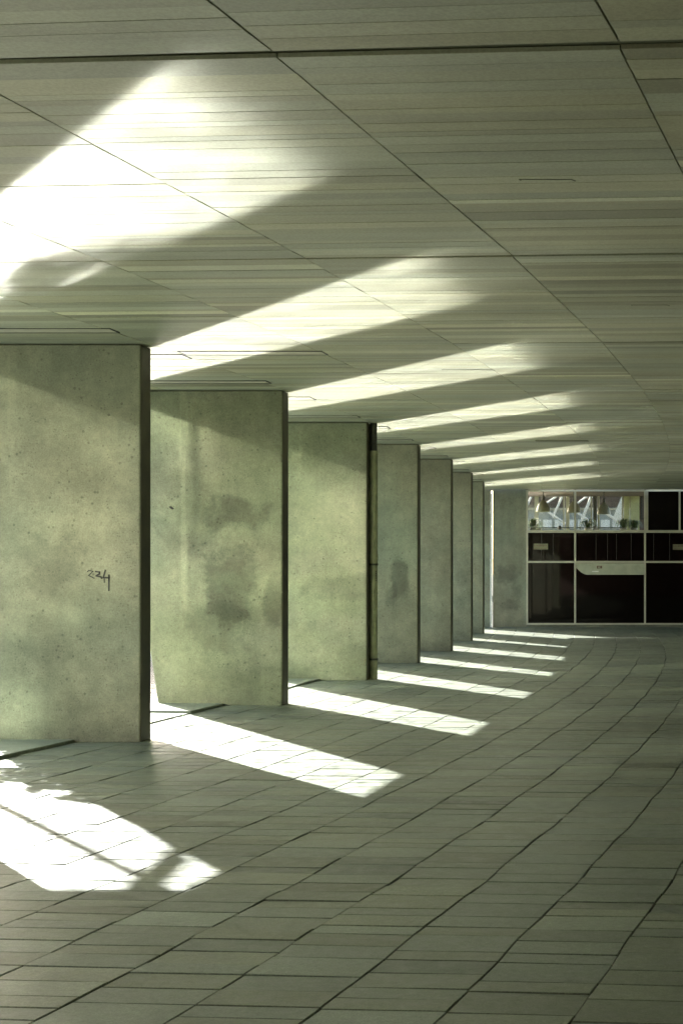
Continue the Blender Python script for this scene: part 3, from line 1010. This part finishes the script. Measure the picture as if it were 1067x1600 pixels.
def inside(p, poly):
    c = False
    for (x0, y0), (x1, y1) in zip(poly, poly[1:] + poly[:1]):
        if (y0 > p[1]) != (y1 > p[1]) and p[0] < (x1 - x0) * (p[1] - y0) / (y1 - y0) + x0:
            c = not c
    return c

OFF = -650  # added foliage, its leaves set along sun rays to shape the floor dapple
base = sunback(90, 1190, OFF)
bush = thing('shade_shrub', ((row(base.y / KY) - 385) * U, base.y + 0.15, 0.05), 'added leafy shrub shaped to dapple the edge of the nearest sun patch, outside the picture', 'shrub')
rr = random.Random(5)
reg = [(-60, 1215), (0, 1227), (100, 1250), (160, 1258), (215, 1288), (268, 1322), (300, 1338), (325, 1330), (250, 1270), (100, 1195), (0, 1150), (-60, 1130)]
tri = [(-10, 1172), (34, 1200), (-10, 1200)]
m = MB()
cnt = 0
while cnt < 3800:
    p = (rr.uniform(-60, 380), rr.uniform(1130, 1370))
    if not inside(p, reg) or inside(p, tri):
        continue
    if ((p[0] - 20) / 26) ** 2 + ((p[1] - 1228) / 7) ** 2 < 1 or ((p[0] - 86) / 26) ** 2 + ((p[1] - 1239) / 6) ** 2 < 1:
        continue
    cnt += 1
    c = sunback(p[0], p[1], OFF) - Vector(bush.location)
    t = rr.gauss(0, 0.12)
    c = c + sdir * t
    a = Vector((rr.gauss(0, 1), rr.gauss(0, 1), rr.gauss(0, 1))).normalized()
    b = a.orthogonal().normalized()
    n_ = a.cross(b)
    L = rr.uniform(0.035, 0.06)
    m.add([c - a * L, c + b * L * 0.5, c + a * L, c - b * L * 0.5 + n_ * L * 0.15], [(0, 1, 2, 3)])
m.build('leaves', M['leaf2'], bush)
m = MB()
for k in range(9):
    e = sunback(rr.uniform(60, 300), rr.uniform(1225, 1300), OFF) - Vector(bush.location)
    if e.z > 0.5:
        m.tube([(0, 0, 0.3), (e.x * 0.3, e.y * 0.3, e.z * 0.6), (e.x, e.y, e.z)], [0.016, 0.011, 0.004], 6)
m.build('stems', M['bark'], bush)
MB().lathe([(0, 0), (0.13, 0), (0.16, 0.36), (0.14, 0.37), (0, 0.32)], 0, 0, 18).build('tub', M['steel_dark'], bush)

pb = sunback(95, 1307, -1000)  # added bracket; its pieces are placed for the shadow they throw
post = thing('shade_bracket', (pb.x, pb.y, 0), 'added bracket with rod and sheet shaped to shade the nearest sun patch, outside the picture', 'bracket')
def onarm(px, py):
    return sunback(px, py, -1000) - Vector(post.location)
top = onarm(200, 1395).z
low = onarm(-30, 1226).z
MB().tube([(0, 0, low), (0, 0, 5.4)], 0.04, 10).build('rod', M['steel_dark'], post)
wallx = (row(pb.y / KY) - 544) * U - pb.x
MB().tube([(0, 0, 5.35), (wallx, 0, 5.6)], 0.03, 8).build('arm', M['steel_dark'], post)
def sheet(pts, name, m, th=0.02):
    nv = Vector((SUN_D.x, SUN_D.y, 0)) * th
    v = [onarm(*p) for p in pts]
    n = len(v)
    mb = MB().add([q - nv for q in v] + [q + nv for q in v], [tuple(range(n)), tuple(range(2 * n - 1, n - 1, -1))] + [(i, (i + 1) % n, n + (i + 1) % n, n + i) for i in range(n)])
    return mb.build(name, m, post)
sheet([(192, 1388), (272, 1324), (296, 1344), (250, 1388)], 'shade_bar', M['bark'], 0.03)  # bar and sheet outlines are traced back from the wanted floor shadow
sheet([(0, 1376), (40, 1389), (192, 1388), (252, 1388), (258, 1396), (302, 1396), (230, 1440), (150, 1500), (60, 1440)], 'shade_sheet', M['white'], 0.008)

bk = MB().box(-14, XR + 0.3, -6.4, -6.1, -0.3, H).build('shade_wall', M['brown'])  # added to keep sky light off the near floor
tag(bk, 'added dark wall behind the camera that shades the near floor, outside the picture', 'wall')

# a plain terrace far across the water; it only shows as a reflection in the canal
ter = thing('terrace_house', (-52, 128, 0.25), 'long brick terrace far across the canal, outside the picture', 'house')
MB().box(-34, 36, 0, 9, 0, 7.0).build('wall', M['brick'], ter)
MB().prism([(-0.3, 7.0), (9.3, 7.0), (4.5, 10.5)], 0, -34.3, 36.3).build('roof', M['brown'], ter)
for k in range(12):
    for z in (1.0, 4.2):
        MB().box(-32 + k * 5.6, -29.8 + k * 5.6, -0.06, 0.05, z, z + 1.7).build('window', M['plain_glass'], ter)
